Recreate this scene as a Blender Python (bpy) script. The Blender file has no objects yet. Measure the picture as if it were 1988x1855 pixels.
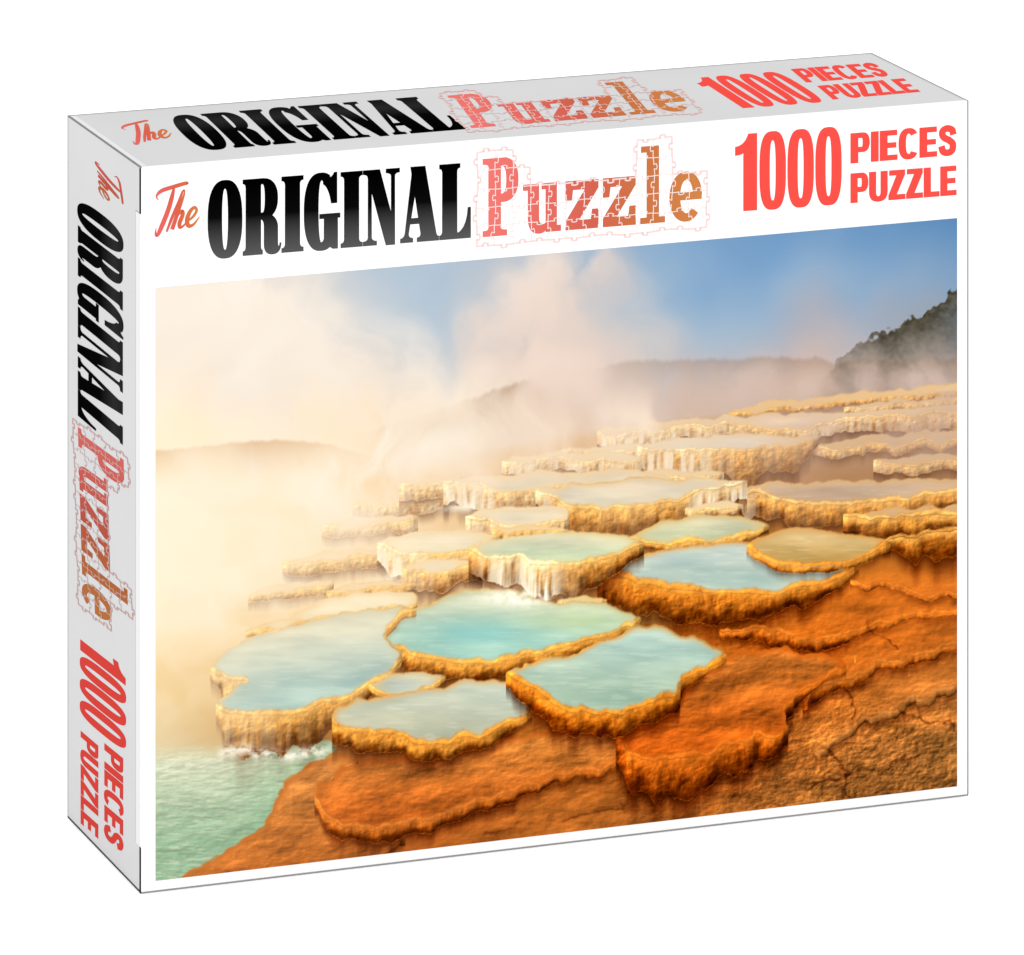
import bpy, math, random
import numpy as np
from mathutils import Vector
from mathutils.geometry import tessellate_polygon

scene = bpy.context.scene
COL = scene.collection
scene.view_settings.view_transform = 'Standard'
scene.view_settings.look = 'None'
scene.view_settings.exposure = 0
LIGHT = 1.27          # what a white card on the front receives

# ------------------------------------------------------------------ camera calibration
IW, IH = 1988.0, 1854.5
F = 13490.0; CX = IW/2
H = 0.27
obs = [('flt', 273, 325), ('frt', 1880, 197), ('frb', 1880, 1546), ('flb', 273, 1735),
       ('blt', 135, 227), ('blb', 131, 1589), ('brt', 1690, 102)]
def corner(k, W, D):
    return np.array([(-W/2 if k[1] == 'l' else W/2), (-D/2 if k[0] == 'f' else D/2), (H if k[2] == 't' else 0)])
def project(P, p):
    yaw, h, cx, cy, cz = p[:5]
    r = np.array([math.cos(yaw), -math.sin(yaw)]); f = np.array([math.sin(yaw), math.cos(yaw)])
    dx = P[..., 0]-cx; dy = P[..., 1]-cy; dz = P[..., 2]-cz
    X = dx*r[0]+dy*r[1]; Y = dx*f[0]+dy*f[1]
    return CX+F*X/Y, h*1000-F*dz/Y
def resid(p):
    out = []
    for k, u, v in obs:
        a, b = project(corner(k, p[5], p[6]), p); out += [a-u, b-v]
    return np.array(out)
p = np.array([math.radians(20.3), -2.68, -.935, -2.52, .845, .336, .097])
for it in range(40):
    r0 = resid(p); J = np.zeros((len(r0), 7))
    for i in range(7):
        q = p.copy(); q[i] += 1e-5; J[:, i] = (resid(q)-r0)/1e-5
    p = p-np.linalg.lstsq(J, r0, rcond=None)[0]
yaw, hz, cx, cy, cz, W, D = [float(x) for x in p]
hz *= 1000
cam = bpy.data.cameras.new('camera'); co = bpy.data.objects.new('camera', cam); COL.objects.link(co)
co.location = (cx, cy, cz); co.rotation_euler = (math.pi/2, 0, -yaw)
cam.sensor_fit = 'HORIZONTAL'; cam.sensor_width = 36; cam.lens = F/IW*36
cam.shift_y = -(IH/2-hz)/IW; cam.clip_end = 500
scene.camera = co
RV = np.array([math.cos(yaw), -math.sin(yaw), 0]); FV = np.array([math.sin(yaw), math.cos(yaw), 0])
CP = np.array([cx, cy, cz])
def ray(u, v): return FV+RV*(u-CX)/F-np.array([0, 0, 1.])*(v-hz)/F
def on_front(u, v):
    d = ray(u, v); P = CP+d*((-D/2-cy)/d[1]); return np.array([P[0], P[2]])
def on_top(u, v):
    d = ray(u, v); P = CP+d*((H-cz)/d[2]); return np.array([P[0], P[1]])
def on_side(u, v):
    d = ray(u, v); P = CP+d*((-W/2-cx)/d[0]); return np.array([P[1], P[2]])

# ------------------------------------------------------------------ materials
def lin(c):
    c = np.asarray(c, float)/255.0
    return np.where(c <= .04045, c/12.92, ((c+.055)/1.055)**2.4)
def mat(name, c, k=LIGHT, rough=.5, spec=0.0, grain=0.0):
    m = bpy.data.materials.new(name); m.use_nodes = True
    nt = m.node_tree; b = nt.nodes['Principled BSDF']
    a = lin(c)/k
    b.inputs['Base Color'].default_value = (*[float(min(1, x)) for x in a], 1)
    b.inputs['Roughness'].default_value = rough
    b.inputs['Specular IOR Level'].default_value = spec
    if grain:
        tc = nt.nodes.new('ShaderNodeTexCoord'); n = nt.nodes.new('ShaderNodeTexNoise')
        n.inputs['Scale'].default_value = 14; n.inputs['Detail'].default_value = 6
        rp = nt.nodes.new('ShaderNodeValToRGB')
        rp.color_ramp.elements[0].position = .3; rp.color_ramp.elements[1].position = .7
        rp.color_ramp.elements[0].color = (*[float(min(1, x*(1-grain))) for x in a], 1)
        rp.color_ramp.elements[1].color = (*[float(min(1, x*(1+grain))) for x in a], 1)
        nt.links.new(tc.outputs['Object'], n.inputs['Vector']); nt.links.new(n.outputs['Fac'], rp.inputs['Fac'])
        nt.links.new(rp.outputs['Color'], b.inputs['Base Color'])
    return m
def ramp_mat(name, stops, k=LIGHT):
    m = bpy.data.materials.new(name); m.use_nodes = True
    nt = m.node_tree; b = nt.nodes['Principled BSDF']
    b.inputs['Roughness'].default_value = .5; b.inputs['Specular IOR Level'].default_value = 0.0
    at = nt.nodes.new('ShaderNodeAttribute'); at.attribute_name = 'ink'
    rp = nt.nodes.new('ShaderNodeValToRGB'); cr = rp.color_ramp
    while len(cr.elements) < len(stops): cr.elements.new(.5)
    for e, (pos, c) in zip(cr.elements, stops):
        e.position = pos; e.color = (*[float(x) for x in lin(c)/k], 1)
    nt.links.new(at.outputs['Fac'], rp.inputs['Fac']); nt.links.new(rp.outputs['Color'], b.inputs['Base Color'])
    return m
M_white = mat('white_card', (245, 245, 245), k=1.05, grain=.01)
M_side = mat('white_card_side_shade', (219, 219, 220), grain=.02)  # white card; the side shade is put into this grey base colour
M_top = mat('white_card_top_shade', (218, 218, 219), k=1.2, grain=.03)  # same white card, its dimmer top painted as a grey tone
M_ground = mat('white_sweep_added_glow', (250, 250, 250), k=1.0, rough=.8)
gb = M_ground.node_tree.nodes['Principled BSDF']           # glow added to the white ground to wash out contact shadows
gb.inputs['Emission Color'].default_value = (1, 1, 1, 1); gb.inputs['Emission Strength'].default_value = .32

# ------------------------------------------------------------------ object helpers
def link(name, me, m, parent=None):
    o = bpy.data.objects.new(name, me); COL.objects.link(o)
    if m: me.materials.append(m)
    if parent: o.parent = parent
    return o
def box_mesh(name, x0, x1, y0, y1, z0, z1):
    v = [(x, y, z) for x in (x0, x1) for y in (y0, y1) for z in (z0, z1)]
    f = [(0, 1, 3, 2), (4, 6, 7, 5), (0, 4, 5, 1), (2, 3, 7, 6), (0, 2, 6, 4), (1, 5, 7, 3)]
    me = bpy.data.meshes.new(name); me.from_pydata(v, [], f); me.update(); return me
def bar(name, a, b, r, m, parent):
    a = Vector(a); b = Vector(b); d = (b-a).normalized()
    n = Vector((0, 0, 1)) if abs(d.z) < .5 else Vector((1, 0, 0))
    s = d.cross(n).normalized(); t = d.cross(s)
    vs = []; N = 8
    for e in (a, b):
        for i in range(N):
            an = 2*math.pi*i/N; vs.append(e+s*r*math.cos(an)+t*r*math.sin(an))
    fs = [(i, (i+1) % N, N+(i+1) % N, N+i) for i in range(N)]+[tuple(range(N))[::-1], tuple(range(N, 2*N))]
    me = bpy.data.meshes.new(name); me.from_pydata([tuple(v) for v in vs], [], fs); me.update()
    return link(name, me, m, parent)

# ------------------------------------------------------------------ setting
g = 30
me = bpy.data.meshes.new('ground'); me.from_pydata([(-g, -g, -.0006), (g, -g, -.0006), (g, g, -.0006), (-g, g, -.0006)], [], [(0, 1, 2, 3)])
gr = link('ground', me, M_ground); gr['kind'] = 'structure'
gr['label'] = 'plain seamless white surface under and behind the box'; gr['category'] = 'ground'

# ------------------------------------------------------------------ the box
root = bpy.data.objects.new('puzzle_box', None); COL.objects.link(root); root.empty_display_size = .05
root['label'] = 'white cardboard jigsaw puzzle box with hot spring picture, standing upright on white ground'
root['category'] = 'box'
tp = .0016; X0, X1, Y0, Y1 = -W/2, W/2, -D/2, D/2
front = link('front_panel', box_mesh('front_panel', X0, X1, Y0, Y0+tp, 0, H), M_white, root)
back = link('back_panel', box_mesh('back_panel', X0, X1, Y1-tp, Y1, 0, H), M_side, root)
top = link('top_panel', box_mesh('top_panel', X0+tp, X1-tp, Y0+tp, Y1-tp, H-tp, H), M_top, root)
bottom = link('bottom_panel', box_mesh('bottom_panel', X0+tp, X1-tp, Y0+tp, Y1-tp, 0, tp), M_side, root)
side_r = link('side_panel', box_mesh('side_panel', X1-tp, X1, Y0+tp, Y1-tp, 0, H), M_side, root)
fy = Y0+tp; nz = .0172; ny = fy+.0052; by = Y1-tp
outl = [(fy, 0), (fy, nz), (ny, nz), (ny, H-nz), (fy, H-nz), (fy, H), (by, H), (by, 0)]
n = len(outl)
vs = [(X0, y, z) for y, z in outl]+[(X0+tp, y, z) for y, z in outl]
tri = tessellate_polygon([[Vector((y, z, 0)) for y, z in outl]])
fs = [t for t in tri]+[tuple(n+i for i in t[::-1]) for t in tri]+[(i, (i+1) % n, n+(i+1) % n, n+i) for i in range(n)]
me = bpy.data.meshes.new('side_panel'); me.from_pydata(vs, [], fs); me.update()
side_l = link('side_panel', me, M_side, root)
side_l['label'] = 'white end panel, its shade painted grey, with the title printed downwards'
M_strip = mat('fold_white', (240, 240, 240))
M_gap = mat('gap_dark', (30, 30, 30))
M_gap2 = mat('gap_grey', (170, 170, 170))
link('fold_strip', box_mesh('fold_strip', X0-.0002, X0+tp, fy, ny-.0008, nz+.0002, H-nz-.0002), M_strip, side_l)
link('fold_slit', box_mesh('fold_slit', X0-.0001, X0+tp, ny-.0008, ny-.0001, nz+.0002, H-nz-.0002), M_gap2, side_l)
for z0, z1 in ((0.0002, nz), (H-nz, H-.0004)):
    link('corner_slit', box_mesh('corner_slit', X0-.0003, X0-.00005, Y0-.0001, Y0+.0012, z0, z1), M_gap, side_l)
def edge(a, b, r, gv): bar('folded_edge', a, b, r, mat('edge_ink', (gv, gv, gv)), root)
edge((X1, Y0, .0006), (X1, Y0, H), .00032, 165)
edge((X0, Y0, .0004), (X1, Y0, .0004), .00032, 150)
edge((X0, Y1, H), (X1, Y1, H), .0003, 190)
edge((X1, Y0, H), (X1, Y1, H), .00032, 180)
edge((X0, Y1, .0006), (X0, Y1, H), .0003, 190)
edge((X0, Y0, .0005), (X0, Y1, .0005), .00036, 80)
edge((X0, Y0, H), (X0, Y1, H), .0003, 135)
M_bev = mat('bevel_white', (240, 240, 240))
link('fold_strip', box_mesh('fold_strip', X0+.0006, X0+.0026, Y0+tp, Y1-tp, H, H+.0002), M_bev, top)

# ------------------------------------------------------------------ glyph tools
def arc(cx, cy, rx, ry, a0=0, a1=360, e=2.0, n=40):
    out = []
    for i in range(n+1):
        if a1-a0 == 360 and i == n: break
        t = math.radians(a0+(a1-a0)*i/n); c, s = math.cos(t), math.sin(t)
        out.append((cx+rx*math.copysign(abs(c)**(2/e), c), cy+ry*math.copysign(abs(s)**(2/e), s)))
    return out
def q(p0, c, p1, n=6):
    return [((1-t)**2*p0[0]+2*t*(1-t)*c[0]+t*t*p1[0], (1-t)**2*p0[1]+2*t*(1-t)*c[1]+t*t*p1[1]) for t in [i/n for i in range(1, n+1)]]
def rect(x0, y0, x1, y1): return [(x0, y0), (x1, y0), (x1, y1), (x0, y1)]
def poly(*c): return ('poly', list(c))
def stem(x0, x1, s0, s1, y0=0., y1=1., sh=.06, br=.055):
    o = [(s0, y0), (s1, y0), (s1, y0+sh)]+q((s1, y0+sh), (x1, y0+sh), (x1, y0+sh+br))
    o += [(x1, y1-sh-br)]+q((x1, y1-sh-br), (x1, y1-sh), (s1, y1-sh))+[(s1, y1), (s0, y1), (s0, y1-sh)]
    o += q((s0, y1-sh), (x0, y1-sh), (x0, y1-sh-br))+[(x0, y0+sh+br)]+q((x0, y0+sh+br), (x0, y0+sh), (s0, y0+sh))[:-1]+[(s0, y0+sh)]
    return poly(o)
def crom(pts, n=8):
    P = [pts[0]]+list(pts)+[pts[-1]]; out = []
    for i in range(1, len(P)-2):
        for k in range(n):
            t = k/n
            out.append(tuple(.5*((2*P[i][d])+(-P[i-1][d]+P[i+1][d])*t+(2*P[i-1][d]-5*P[i][d]+4*P[i+1][d]-P[i+2][d])*t*t+(-P[i-1][d]+3*P[i][d]-3*P[i+1][d]+P[i+2][d])*t**3) for d in range(len(pts[0]))))
    out.append(tuple(pts[-1])); return out
def strip(pts, w=None, n=8, asp=1.0, smooth=True):
    """pts (x,y[,width])"""
    if w is not None: pts = [(a, b, w) for a, b in pts]
    c = crom(pts, n) if smooth else list(pts)
    L = []; R = []
    for i, (x, y, ww) in enumerate(c):
        a = c[max(0, i-1)]; b = c[min(len(c)-1, i+1)]
        dx, dy = (b[0]-a[0])*asp, b[1]-a[1]; l = math.hypot(dx, dy) or 1
        nx, ny_ = -dy/l, dx/l
        L.append((x+nx*ww/2/asp, y+ny_*ww/2)); R.append((x-nx*ww/2/asp, y-ny_*ww/2))
    return ('strip', [L, R])
def bowl(x, xr, y0, y1, xm):
    ym = (y0+y1)/2
    return [(x, y0), (xm, y0)]+arc(xm, ym, xr-xm, (y1-y0)/2, -90, 90, 2.3, 20)[1:-1]+[(xm, y1), (x, y1)]
# --- fat condensed serif capitals
SER = {}
SER['O'] = (.50, [poly(arc(.25, .5, .25, .515, e=2.5), arc(.25, .5, .042, .40, e=2.3))])
SER['I'] = (.32, [stem(.05, .27, 0, .32)])
SER['R'] = (.555, [stem(.042, .265, 0, .29), poly(bowl(.15, .51, .46, 1.0, .29), bowl(.20, .318, .55, .92, .285)),
    poly([(.20, .46), (.26, .46)]+q((.26, .46), (.305, .45), (.305, .36))+[(.305, .13)]+q((.305, .13), (.305, -.01), (.43, -.01))+q((.43, -.01), (.555, -.01), (.56, .14))+[(.535, .14)]+q((.535, .14), (.515, .05), (.51, .14))+[(.51, .36)]+q((.51, .36), (.50, .50), (.34, .55))+[(.20, .55)])])
SER['G'] = (.53, [poly(arc(.25, .5, .25, .515, 62, 300, 2.5, 40)+arc(.26, .5, .046, .41, 300, 62, 2.3, 40)),
    poly([(.485, 1.01), (.44, 1.01)]+q((.44, 1.01), (.40, .93), (.37, .96))+[(.30, 1.0), (.275, .86)]+q((.275, .86), (.36, .82), (.395, .60))+[(.485, .60)]),
    poly([(.29, .42), (.29, .12), (.24, .09), (.29, -.0), (.36, .04), (.42, 0), (.495, 0), (.495, .42)]), poly(rect(.225, .405, .53, .47))])
SER['N'] = (.54, [stem(.072, .13, 0, .205), poly([(0.0, 1.0), (.25, 1.0), (.47, .22), (.47, -.01), (.335, -.01), (.06, .93)]),
    poly([(.41, 0.0), (.47, 0.0), (.47, .895)]+q((.47, .895), (.47, .94), (.54, .94))+[(.54, 1.0), (.335, 1.0), (.335, .94)]+q((.335, .94), (.41, .94), (.41, .895)))])
SER['A'] = (.57, [poly([(.15, 1.0), (.37, 1.0), (.53, .11)]+q((.53, .11), (.54, .06), (.57, .06))+[(.57, 0), (.245, 0), (.245, .06)]+q((.245, .06), (.305, .06), (.297, .12))),
    poly([(0, 0), (.19, 0), (.19, .06)]+q((.19, .06), (.122, .06), (.127, .12))+[(.245, .76), (.19, .99), (.17, .93), (.067, .12)]+q((.067, .12), (.05, .06), (0, .06))), poly(rect(.12, .24, .31, .32))])
SER['L'] = (.465, [stem(.042, .265, 0, .31), poly([(.2, 0), (.465, 0), (.465, .41), (.42, .41)]+q((.42, .41), (.40, .075), (.2, .06)))])
# --- slab typewriter letters
TYP = {}
TYP['P'] = (.44, [stem(.07, .225, 0, .30, sh=.075, br=.03), poly(bowl(.12, .44, .43, 1.0, .25), bowl(.18, .29, .54, .89, .24))])
TYP['u'] = (.47, [poly([(0, .55), (.06, .55), (.06, .2)]+q((.06, .2), (.06, -.015), (.2, -.015))+q((.2, -.015), (.28, -.015), (.32, .08))+[(.32, .2)]+q((.32, .2), (.29, .105), (.245, .105))+q((.245, .105), (.2, .105), (.2, .2))+[(.2, .63), (0, .63)]),
    poly([(.28, 0), (.47, 0), (.47, .08), (.42, .08), (.42, .63), (.23, .63), (.23, .55), (.28, .55)])])
TYP['z'] = (.41, [poly([(0, .38), (.08, .38), (.095, .51), (.24, .51), (0, .11), (0, 0), (.41, 0), (.41, .25), (.33, .25), (.315, .12), (.17, .12), (.41, .52), (.41, .63), (0, .63)])])
TYP['l'] = (.31, [poly([(0, 0), (.31, 0), (.31, .08), (.235, .08), (.235, 1.0), (.01, 1.0), (.01, .92), (.08, .92), (.08, .08), (0, .08)])])
TYP['e'] = (.41, [poly(arc(.205, .31, .205, .325, 2, 318, 2.1, 36)+arc(.215, .31, .08, .215, 318, 2, 2.1, 36)), poly(rect(.07, .265, .405, .365))])
# --- compressed figures
FIG = {}
FIG['1'] = (.28, [poly([(.10, 0), (.27, 0), (.27, 1.0), (.16, 1.0)]+q((.16, 1.0), (.12, .85), (0, .84))+[(0, .725)]+q((0, .725), (.07, .725), (.10, .75)))])
FIG['0'] = (.325, [poly(arc(.1625, .5, .1625, .51, e=2.9, n=48), arc(.1625, .5, .036, .39, e=2.7))])
# --- bold grotesque capitals
SAN = {}
SAN['P'] = (.65, [poly(rect(0, 0, .265, 1)), poly(bowl(.1, .65, .35, 1.0, .42), bowl(.22, .41, .53, .82, .38))])
SAN['I'] = (.265, [poly(rect(0, 0, .265, 1))])
SAN['E'] = (.60, [poly([(0, 0), (.60, 0), (.60, .18), (.265, .18), (.265, .41), (.56, .41), (.56, .59), (.265, .59), (.265, .82), (.59, .82), (.59, 1), (0, 1)])])
SAN['L'] = (.58, [poly([(0, 0), (.58, 0), (.58, .18), (.265, .18), (.265, 1), (0, 1)])])
SAN['Z'] = (.62, [poly([(0, 0), (.62, 0), (.62, .18), (.31, .18), (.61, .84), (.61, 1), (.03, 1), (.03, .82), (.29, .82), (0, .16)])])
SAN['U'] = (.68, [poly([(0, 1), (0, .32)]+q((0, .32), (0, -.02), (.34, -.02))+q((.34, -.02), (.68, -.02), (.68, .32))+[(.68, 1), (.42, 1), (.42, .32)]+q((.42, .32), (.42, .165), (.34, .165))+q((.34, .165), (.26, .165), (.26, .32))+[(.26, 1)])])
SAN['C'] = (.67, [poly(arc(.34, .5, .34, .52, 36, 326, 2.5, 36)+arc(.345, .5, .095, .335, 316, 46, 2.5, 30))])
SAN['S'] = (.63, [strip([(.515, .68), (.47, .84), (.31, .905), (.165, .845), (.14, .715), (.21, .60), (.38, .50), (.49, .38), (.49, .21), (.42, .12), (.30, .095), (.165, .15), (.11, .33)], .222)])
def typeset(text, font, gap):
    x = 0; out = []
    for ch in text:
        w, ps = font[ch]
        for kind, cs in ps: out.append((kind, [[(a+x, b) for a, b in c] for c in cs]))
        x += w+gap
    return out
def norm(pieces):
    pts = [pt for _, cs in pieces for c in cs for pt in c]
    xs = [a for a, _ in pts]; ys = [b for _, b in pts]
    x0, x1, y0, y1 = min(xs), max(xs), min(ys), max(ys)
    return [(k, [[((a-x0)/(x1-x0), (b-y0)/(y1-y0)) for a, b in c] for c in cs]) for k, cs in pieces]
W_ORIG = norm(typeset('ORIGINAL', SER, .004))
W_PUZ = norm(typeset('Puzzle', TYP, .055))
W_1000 = norm(typeset('1000', FIG, .018))
W_PIE = norm(typeset('PIECES', SAN, .035))
W_PUZL = norm(typeset('PUZZLE', SAN, .025))
# hand-written word, drawn with a brush of varying width (units: 88 x 110)
def sp(pts): return strip([(a, -b, (c/5.5)**1.7*7.2) for a, b, c in pts], None, 8)
W_THE = norm([sp([(6, 36, 2), (2, 27, 4), (12, 17, 6), (34, 11, 6), (62, 5, 5.5), (60, 9, 2)]),
    sp([(37, 12, 4), (33, 30, 6), (25, 58, 6.5), (13, 88, 6.5), (4, 107, 5.5), (0, 104, 4), (1, 92, 2)]),
    sp([(22, 102, 4), (32, 76, 5.2), (46, 44, 5.2), (54, 22, 4), (58, 20, 3), (56, 32, 4), (44, 66, 5.5), (33, 98, 6)]),
    sp([(34, 92, 3.5), (44, 70, 4.6), (53, 62, 5.5), (54, 70, 6), (48, 86, 6), (49, 95, 5.2), (56, 92, 4), (63, 84, 3.5)]),
    sp([(63, 84, 3.5), (74, 76, 4.6), (82, 64, 4.8), (78, 56, 5), (69, 64, 5.8), (63, 80, 6.2), (66, 93, 6), (76, 91, 4.6), (88, 76, 2.5)])])
# jigsaw outline around the slab word
def jigsaw():
    rnd = random.Random(4); ncol, nrow = 13, 5; asp = 427/154
    x0, x1, y0, y1 = -.025*asp, 1.02*asp, -.09, 1.09
    dx = (x1-x0)/ncol; dy = (y1-y0)/nrow
    act = lambda i, j: 0 <= i < ncol and 0 <= j < nrow and (j < 3 or (j < 5 and i in (0, 1, 9, 10)) or (j == 3 and i in (2,)))
    V = {(i, j): (x0+dx*i+rnd.uniform(-.012, .012), y0+dy*j+rnd.uniform(-.012, .012)) for i in range(ncol+1) for j in range(nrow+1)}
    prof = [(0, 0), (.22, .012), (.38, .0), (.37, .06), (.34, .11), (.38, .15), (.5, .17), (.62, .15), (.66, .11), (.63, .06), (.62, 0), (.78, .012), (1, 0)]
    outer = []; inner = []
    def e(a, b, m, n_):
        s = rnd.choice((-1, 1)); ux, uy = b[0]-a[0], b[1]-a[1]
        if not (m or n_): return
        o = m != n_
        (outer if o else inner).append(strip([(a[0]+ux*t-uy*d*s, a[1]+uy*t+ux*d*s) for t, d in prof], .019 if o else .0105, 3))
    for j in range(nrow+1):
        for i in range(ncol+1):
            if i < ncol: e(V[i, j], V[i+1, j], act(i, j), act(i, j-1))
            if j < nrow: e(V[i, j], V[i, j+1], act(i, j), act(i-1, j))
    return [[(k, [[(a/asp, b) for a, b in c] for c in cs]) for k, cs in out] for out in (outer, inner)]
W_JIG, W_JIGC = jigsaw()

LIFT = {'front': lambda a, b, d: (a, Y0-d, b), 'top': lambda a, b, d: (a, b, H+d), 'side': lambda a, b, d: (X0-d, a, b)}
ONP = {'front': on_front, 'top': on_top, 'side': on_side}
PAR = {'front': front, 'top': top, 'side': side_l}
def put(name, pieces, face, BL, BR, TL, m, base=.00005, step=.000002, ink='x', label=None):
    f = ONP[face]; bl, br, tl = f(*BL), f(*BR), f(*TL)
    vs = []; fs = []; ik = []; d = base
    for kind, cs in pieces:
        o = len(vs)
        def add(pt, dd):
            P = bl+(br-bl)*pt[0]+(tl-bl)*pt[1]
            vs.append(LIFT[face](float(P[0]), float(P[1]), dd)); ik.append(min(1, max(0, pt[0] if ink == 'x' else pt[1])))
        if kind == 'poly':
            for c in cs:
                for pt in c: add(pt, d)
            for t in tessellate_polygon([[Vector((a, b, 0)) for a, b in c] for c in cs]): fs.append(tuple(o+i for i in t))
            d += step
        else:
            L, R = cs
            for i, (a, b) in enumerate(zip(L, R)):
                add(a, d+i*step*.05); add(b, d+i*step*.05)
            for i in range(len(L)-1): fs.append((o+2*i, o+2*i+1, o+2*i+3, o+2*i+2))
            d += step
    me = bpy.data.meshes.new(name); me.from_pydata(vs, [], fs); me.update()
    at = me.attributes.new('ink', 'FLOAT', 'POINT'); at.data.foreach_set('value', ik)
    ob = link(name, me, m, PAR[face])
    if label: ob['label'] = label
    return ob

def inks(tag, k, grey):
    black = ramp_mat('title_ink_'+tag, grey, k)
    slab = ramp_mat('slab_ink_'+tag, [(0, (243, 122, 115)), (.22, (233, 111, 102)), (.5, (211, 99, 80)), (.72, (203, 116, 68)), (1, (210, 133, 72))], k)
    script = ramp_mat('script_ink_'+tag, [(0, (236, 106, 104)), (.5, (222, 98, 76)), (1, (214, 130, 62))], k)
    coral = mat('coral_ink_'+tag, (250, 82, 73), k)
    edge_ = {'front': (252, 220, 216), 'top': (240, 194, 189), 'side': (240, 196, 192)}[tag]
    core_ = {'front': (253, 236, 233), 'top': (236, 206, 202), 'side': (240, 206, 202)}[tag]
    return black, slab, script, coral, mat('jigsaw_ink_'+tag, edge_, k), mat('jigsaw_core_'+tag, core_, k)
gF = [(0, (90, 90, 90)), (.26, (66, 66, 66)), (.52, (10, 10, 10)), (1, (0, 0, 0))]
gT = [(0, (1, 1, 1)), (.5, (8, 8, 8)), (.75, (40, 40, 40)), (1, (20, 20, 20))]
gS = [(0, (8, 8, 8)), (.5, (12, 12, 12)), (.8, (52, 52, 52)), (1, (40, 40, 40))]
places = {
 'front': ([(300, 461), (388, 454), (300, 357)], [(403, 505), (914, 464), (403, 352)], [(937, 463), (1363, 428), (937, 309)],
           [(1427, 413), (1634, 397), (1427, 260)], [(1651, 319), (1857, 302), (1651, 258)], [(1651, 396), (1857, 380), (1651, 337)]),
 'top': ([(262, 282), (345, 272), (225, 240)], [(388, 294), (906, 252), (320, 226)], [(916, 250), (1348, 214), (868, 186)],
         [(1430, 212), (1607, 198), (1338, 152)], [(1566, 161), (1730, 148), (1534, 134)], [(1618, 194), (1788, 179), (1586, 167)]),
 'side': ([(184, 312), (184, 375), (240, 350)], [(150, 380), (150, 806), (240, 448)], [(150, 828), (160, 1172), (240, 893)],
          [(155, 1228), (155, 1390), (245, 1298)], [(202, 1442), (202, 1626), (240, 1473)], [(156, 1418), (156, 1598), (191, 1448)])}
for face, (a, b, c, d, e, f) in places.items():
    k = {'front': LIGHT, 'top': LIGHT*.96, 'side': LIGHT*1.4}[face]  # side inks darkened as well, shade put into their colour
    mk, ms, mc, mr, ml, mw = inks(face, k, {'front': gF, 'top': gT, 'side': gS}[face])
    put('script_word', W_THE, face, *a, mc)
    put('serif_title_word', W_ORIG, face, *b, mk, ink='y')
    put('slab_title_word', W_PUZ, face, *c, ms)
    put('jigsaw_outline', W_JIG, face, *c, ml, base=.00010, step=.0000005)
    put('jigsaw_piece_line', W_JIGC, face, *c, mw, base=.00008, step=.0000002)
    put('piece_count_number', W_1000, face, *d, mr)
    put('upper_caption_word', W_PIE, face, *e, mr)
    put('lower_caption_word', W_PUZL, face, *f, mr)

# ------------------------------------------------------------------ the printed picture
S = 1.25
us = np.arange(290, 1872, S); vv = np.arange(405, 1726, S)
U, V = np.meshgrid(us, vv)
_tab = {}
def vn(x, y, seed):
    if seed not in _tab: _tab[seed] = np.random.default_rng(seed).random((256, 256)).astype(np.float32)
    T = _tab[seed]
    xi = np.floor(x).astype(int); yi = np.floor(y).astype(int); fx = x-xi; fyy = y-yi
    fx = fx*fx*(3-2*fx); fyy = fyy*fyy*(3-2*fyy)
    a = T[yi & 255, xi & 255]; b = T[yi & 255, (xi+1) & 255]; c = T[(yi+1) & 255, xi & 255]; d = T[(yi+1) & 255, (xi+1) & 255]
    return (a*(1-fx)+b*fx)*(1-fyy)+(c*(1-fx)+d*fx)*fyy
def fbm(x, y, seed, o=4):
    t = 0; a = .5; s = 0
    for i in range(o):
        t = t+a*vn(x*2**i+17.3*i, y*2**i+9.1*i, seed+i); s += a; a *= .5
    return np.clip((t/s-.5)*1.5+.5, 0, 1)
def relief(f, u, v, d=1.6): return f(u+d, v+.7*d)-f(u-d, v-.7*d)    # slope of a bumpy surface towards the upper left
def blur(A, r):
    k = max(1, int(round(r/S)))
    for ax in (0, 1):
        pad = [(0, 0)]*A.ndim; pad[ax] = (k+1, k)
        c = np.cumsum(np.pad(A, pad, mode='edge'), axis=ax, dtype=np.float64)
        n_ = A.shape[ax]
        hi = np.take(c, range(2*k+1, 2*k+1+n_), axis=ax); lo = np.take(c, range(0, n_), axis=ax)
        A = (hi-lo)/(2*k+1)
    return A
UC = [302, 560, 820, 1080, 1340, 1600, 1858]
def lat(tab, rows, u, v):
    T = np.array(tab, float)
    if T.ndim == 2: T = T[..., None]
    fi = np.interp(v, rows, np.arange(len(rows))); ci = np.interp(u, UC, np.arange(7))
    i0 = np.clip(np.floor(fi).astype(int), 0, len(rows)-2); j0 = np.clip(np.floor(ci).astype(int), 0, 5)
    a = (fi-i0)[..., None]; b = (ci-j0)[..., None]
    return (T[i0, j0]*(1-b)+T[i0, j0+1]*b)*(1-a)+(T[i0+1, j0]*(1-b)+T[i0+1, j0+1]*b)*a
def sm(x): x = np.clip(x, 0, 1); return x*x*(3-2*x)
def mixin(a, c):
    global img
    img = img*(1-a[..., None])+np.asarray(c, float)*a[..., None]
def blob(x, y, rx, ry, al, c, sd):
    e_ = np.exp(-((U-x)/rx)**2-((V-y)/ry)**2)*np.clip(1.7*fbm(U/14, V/10, sd)-.05, 0, 1.1)*al
    mixin(np.clip(e_, 0, 1), c)
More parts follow.
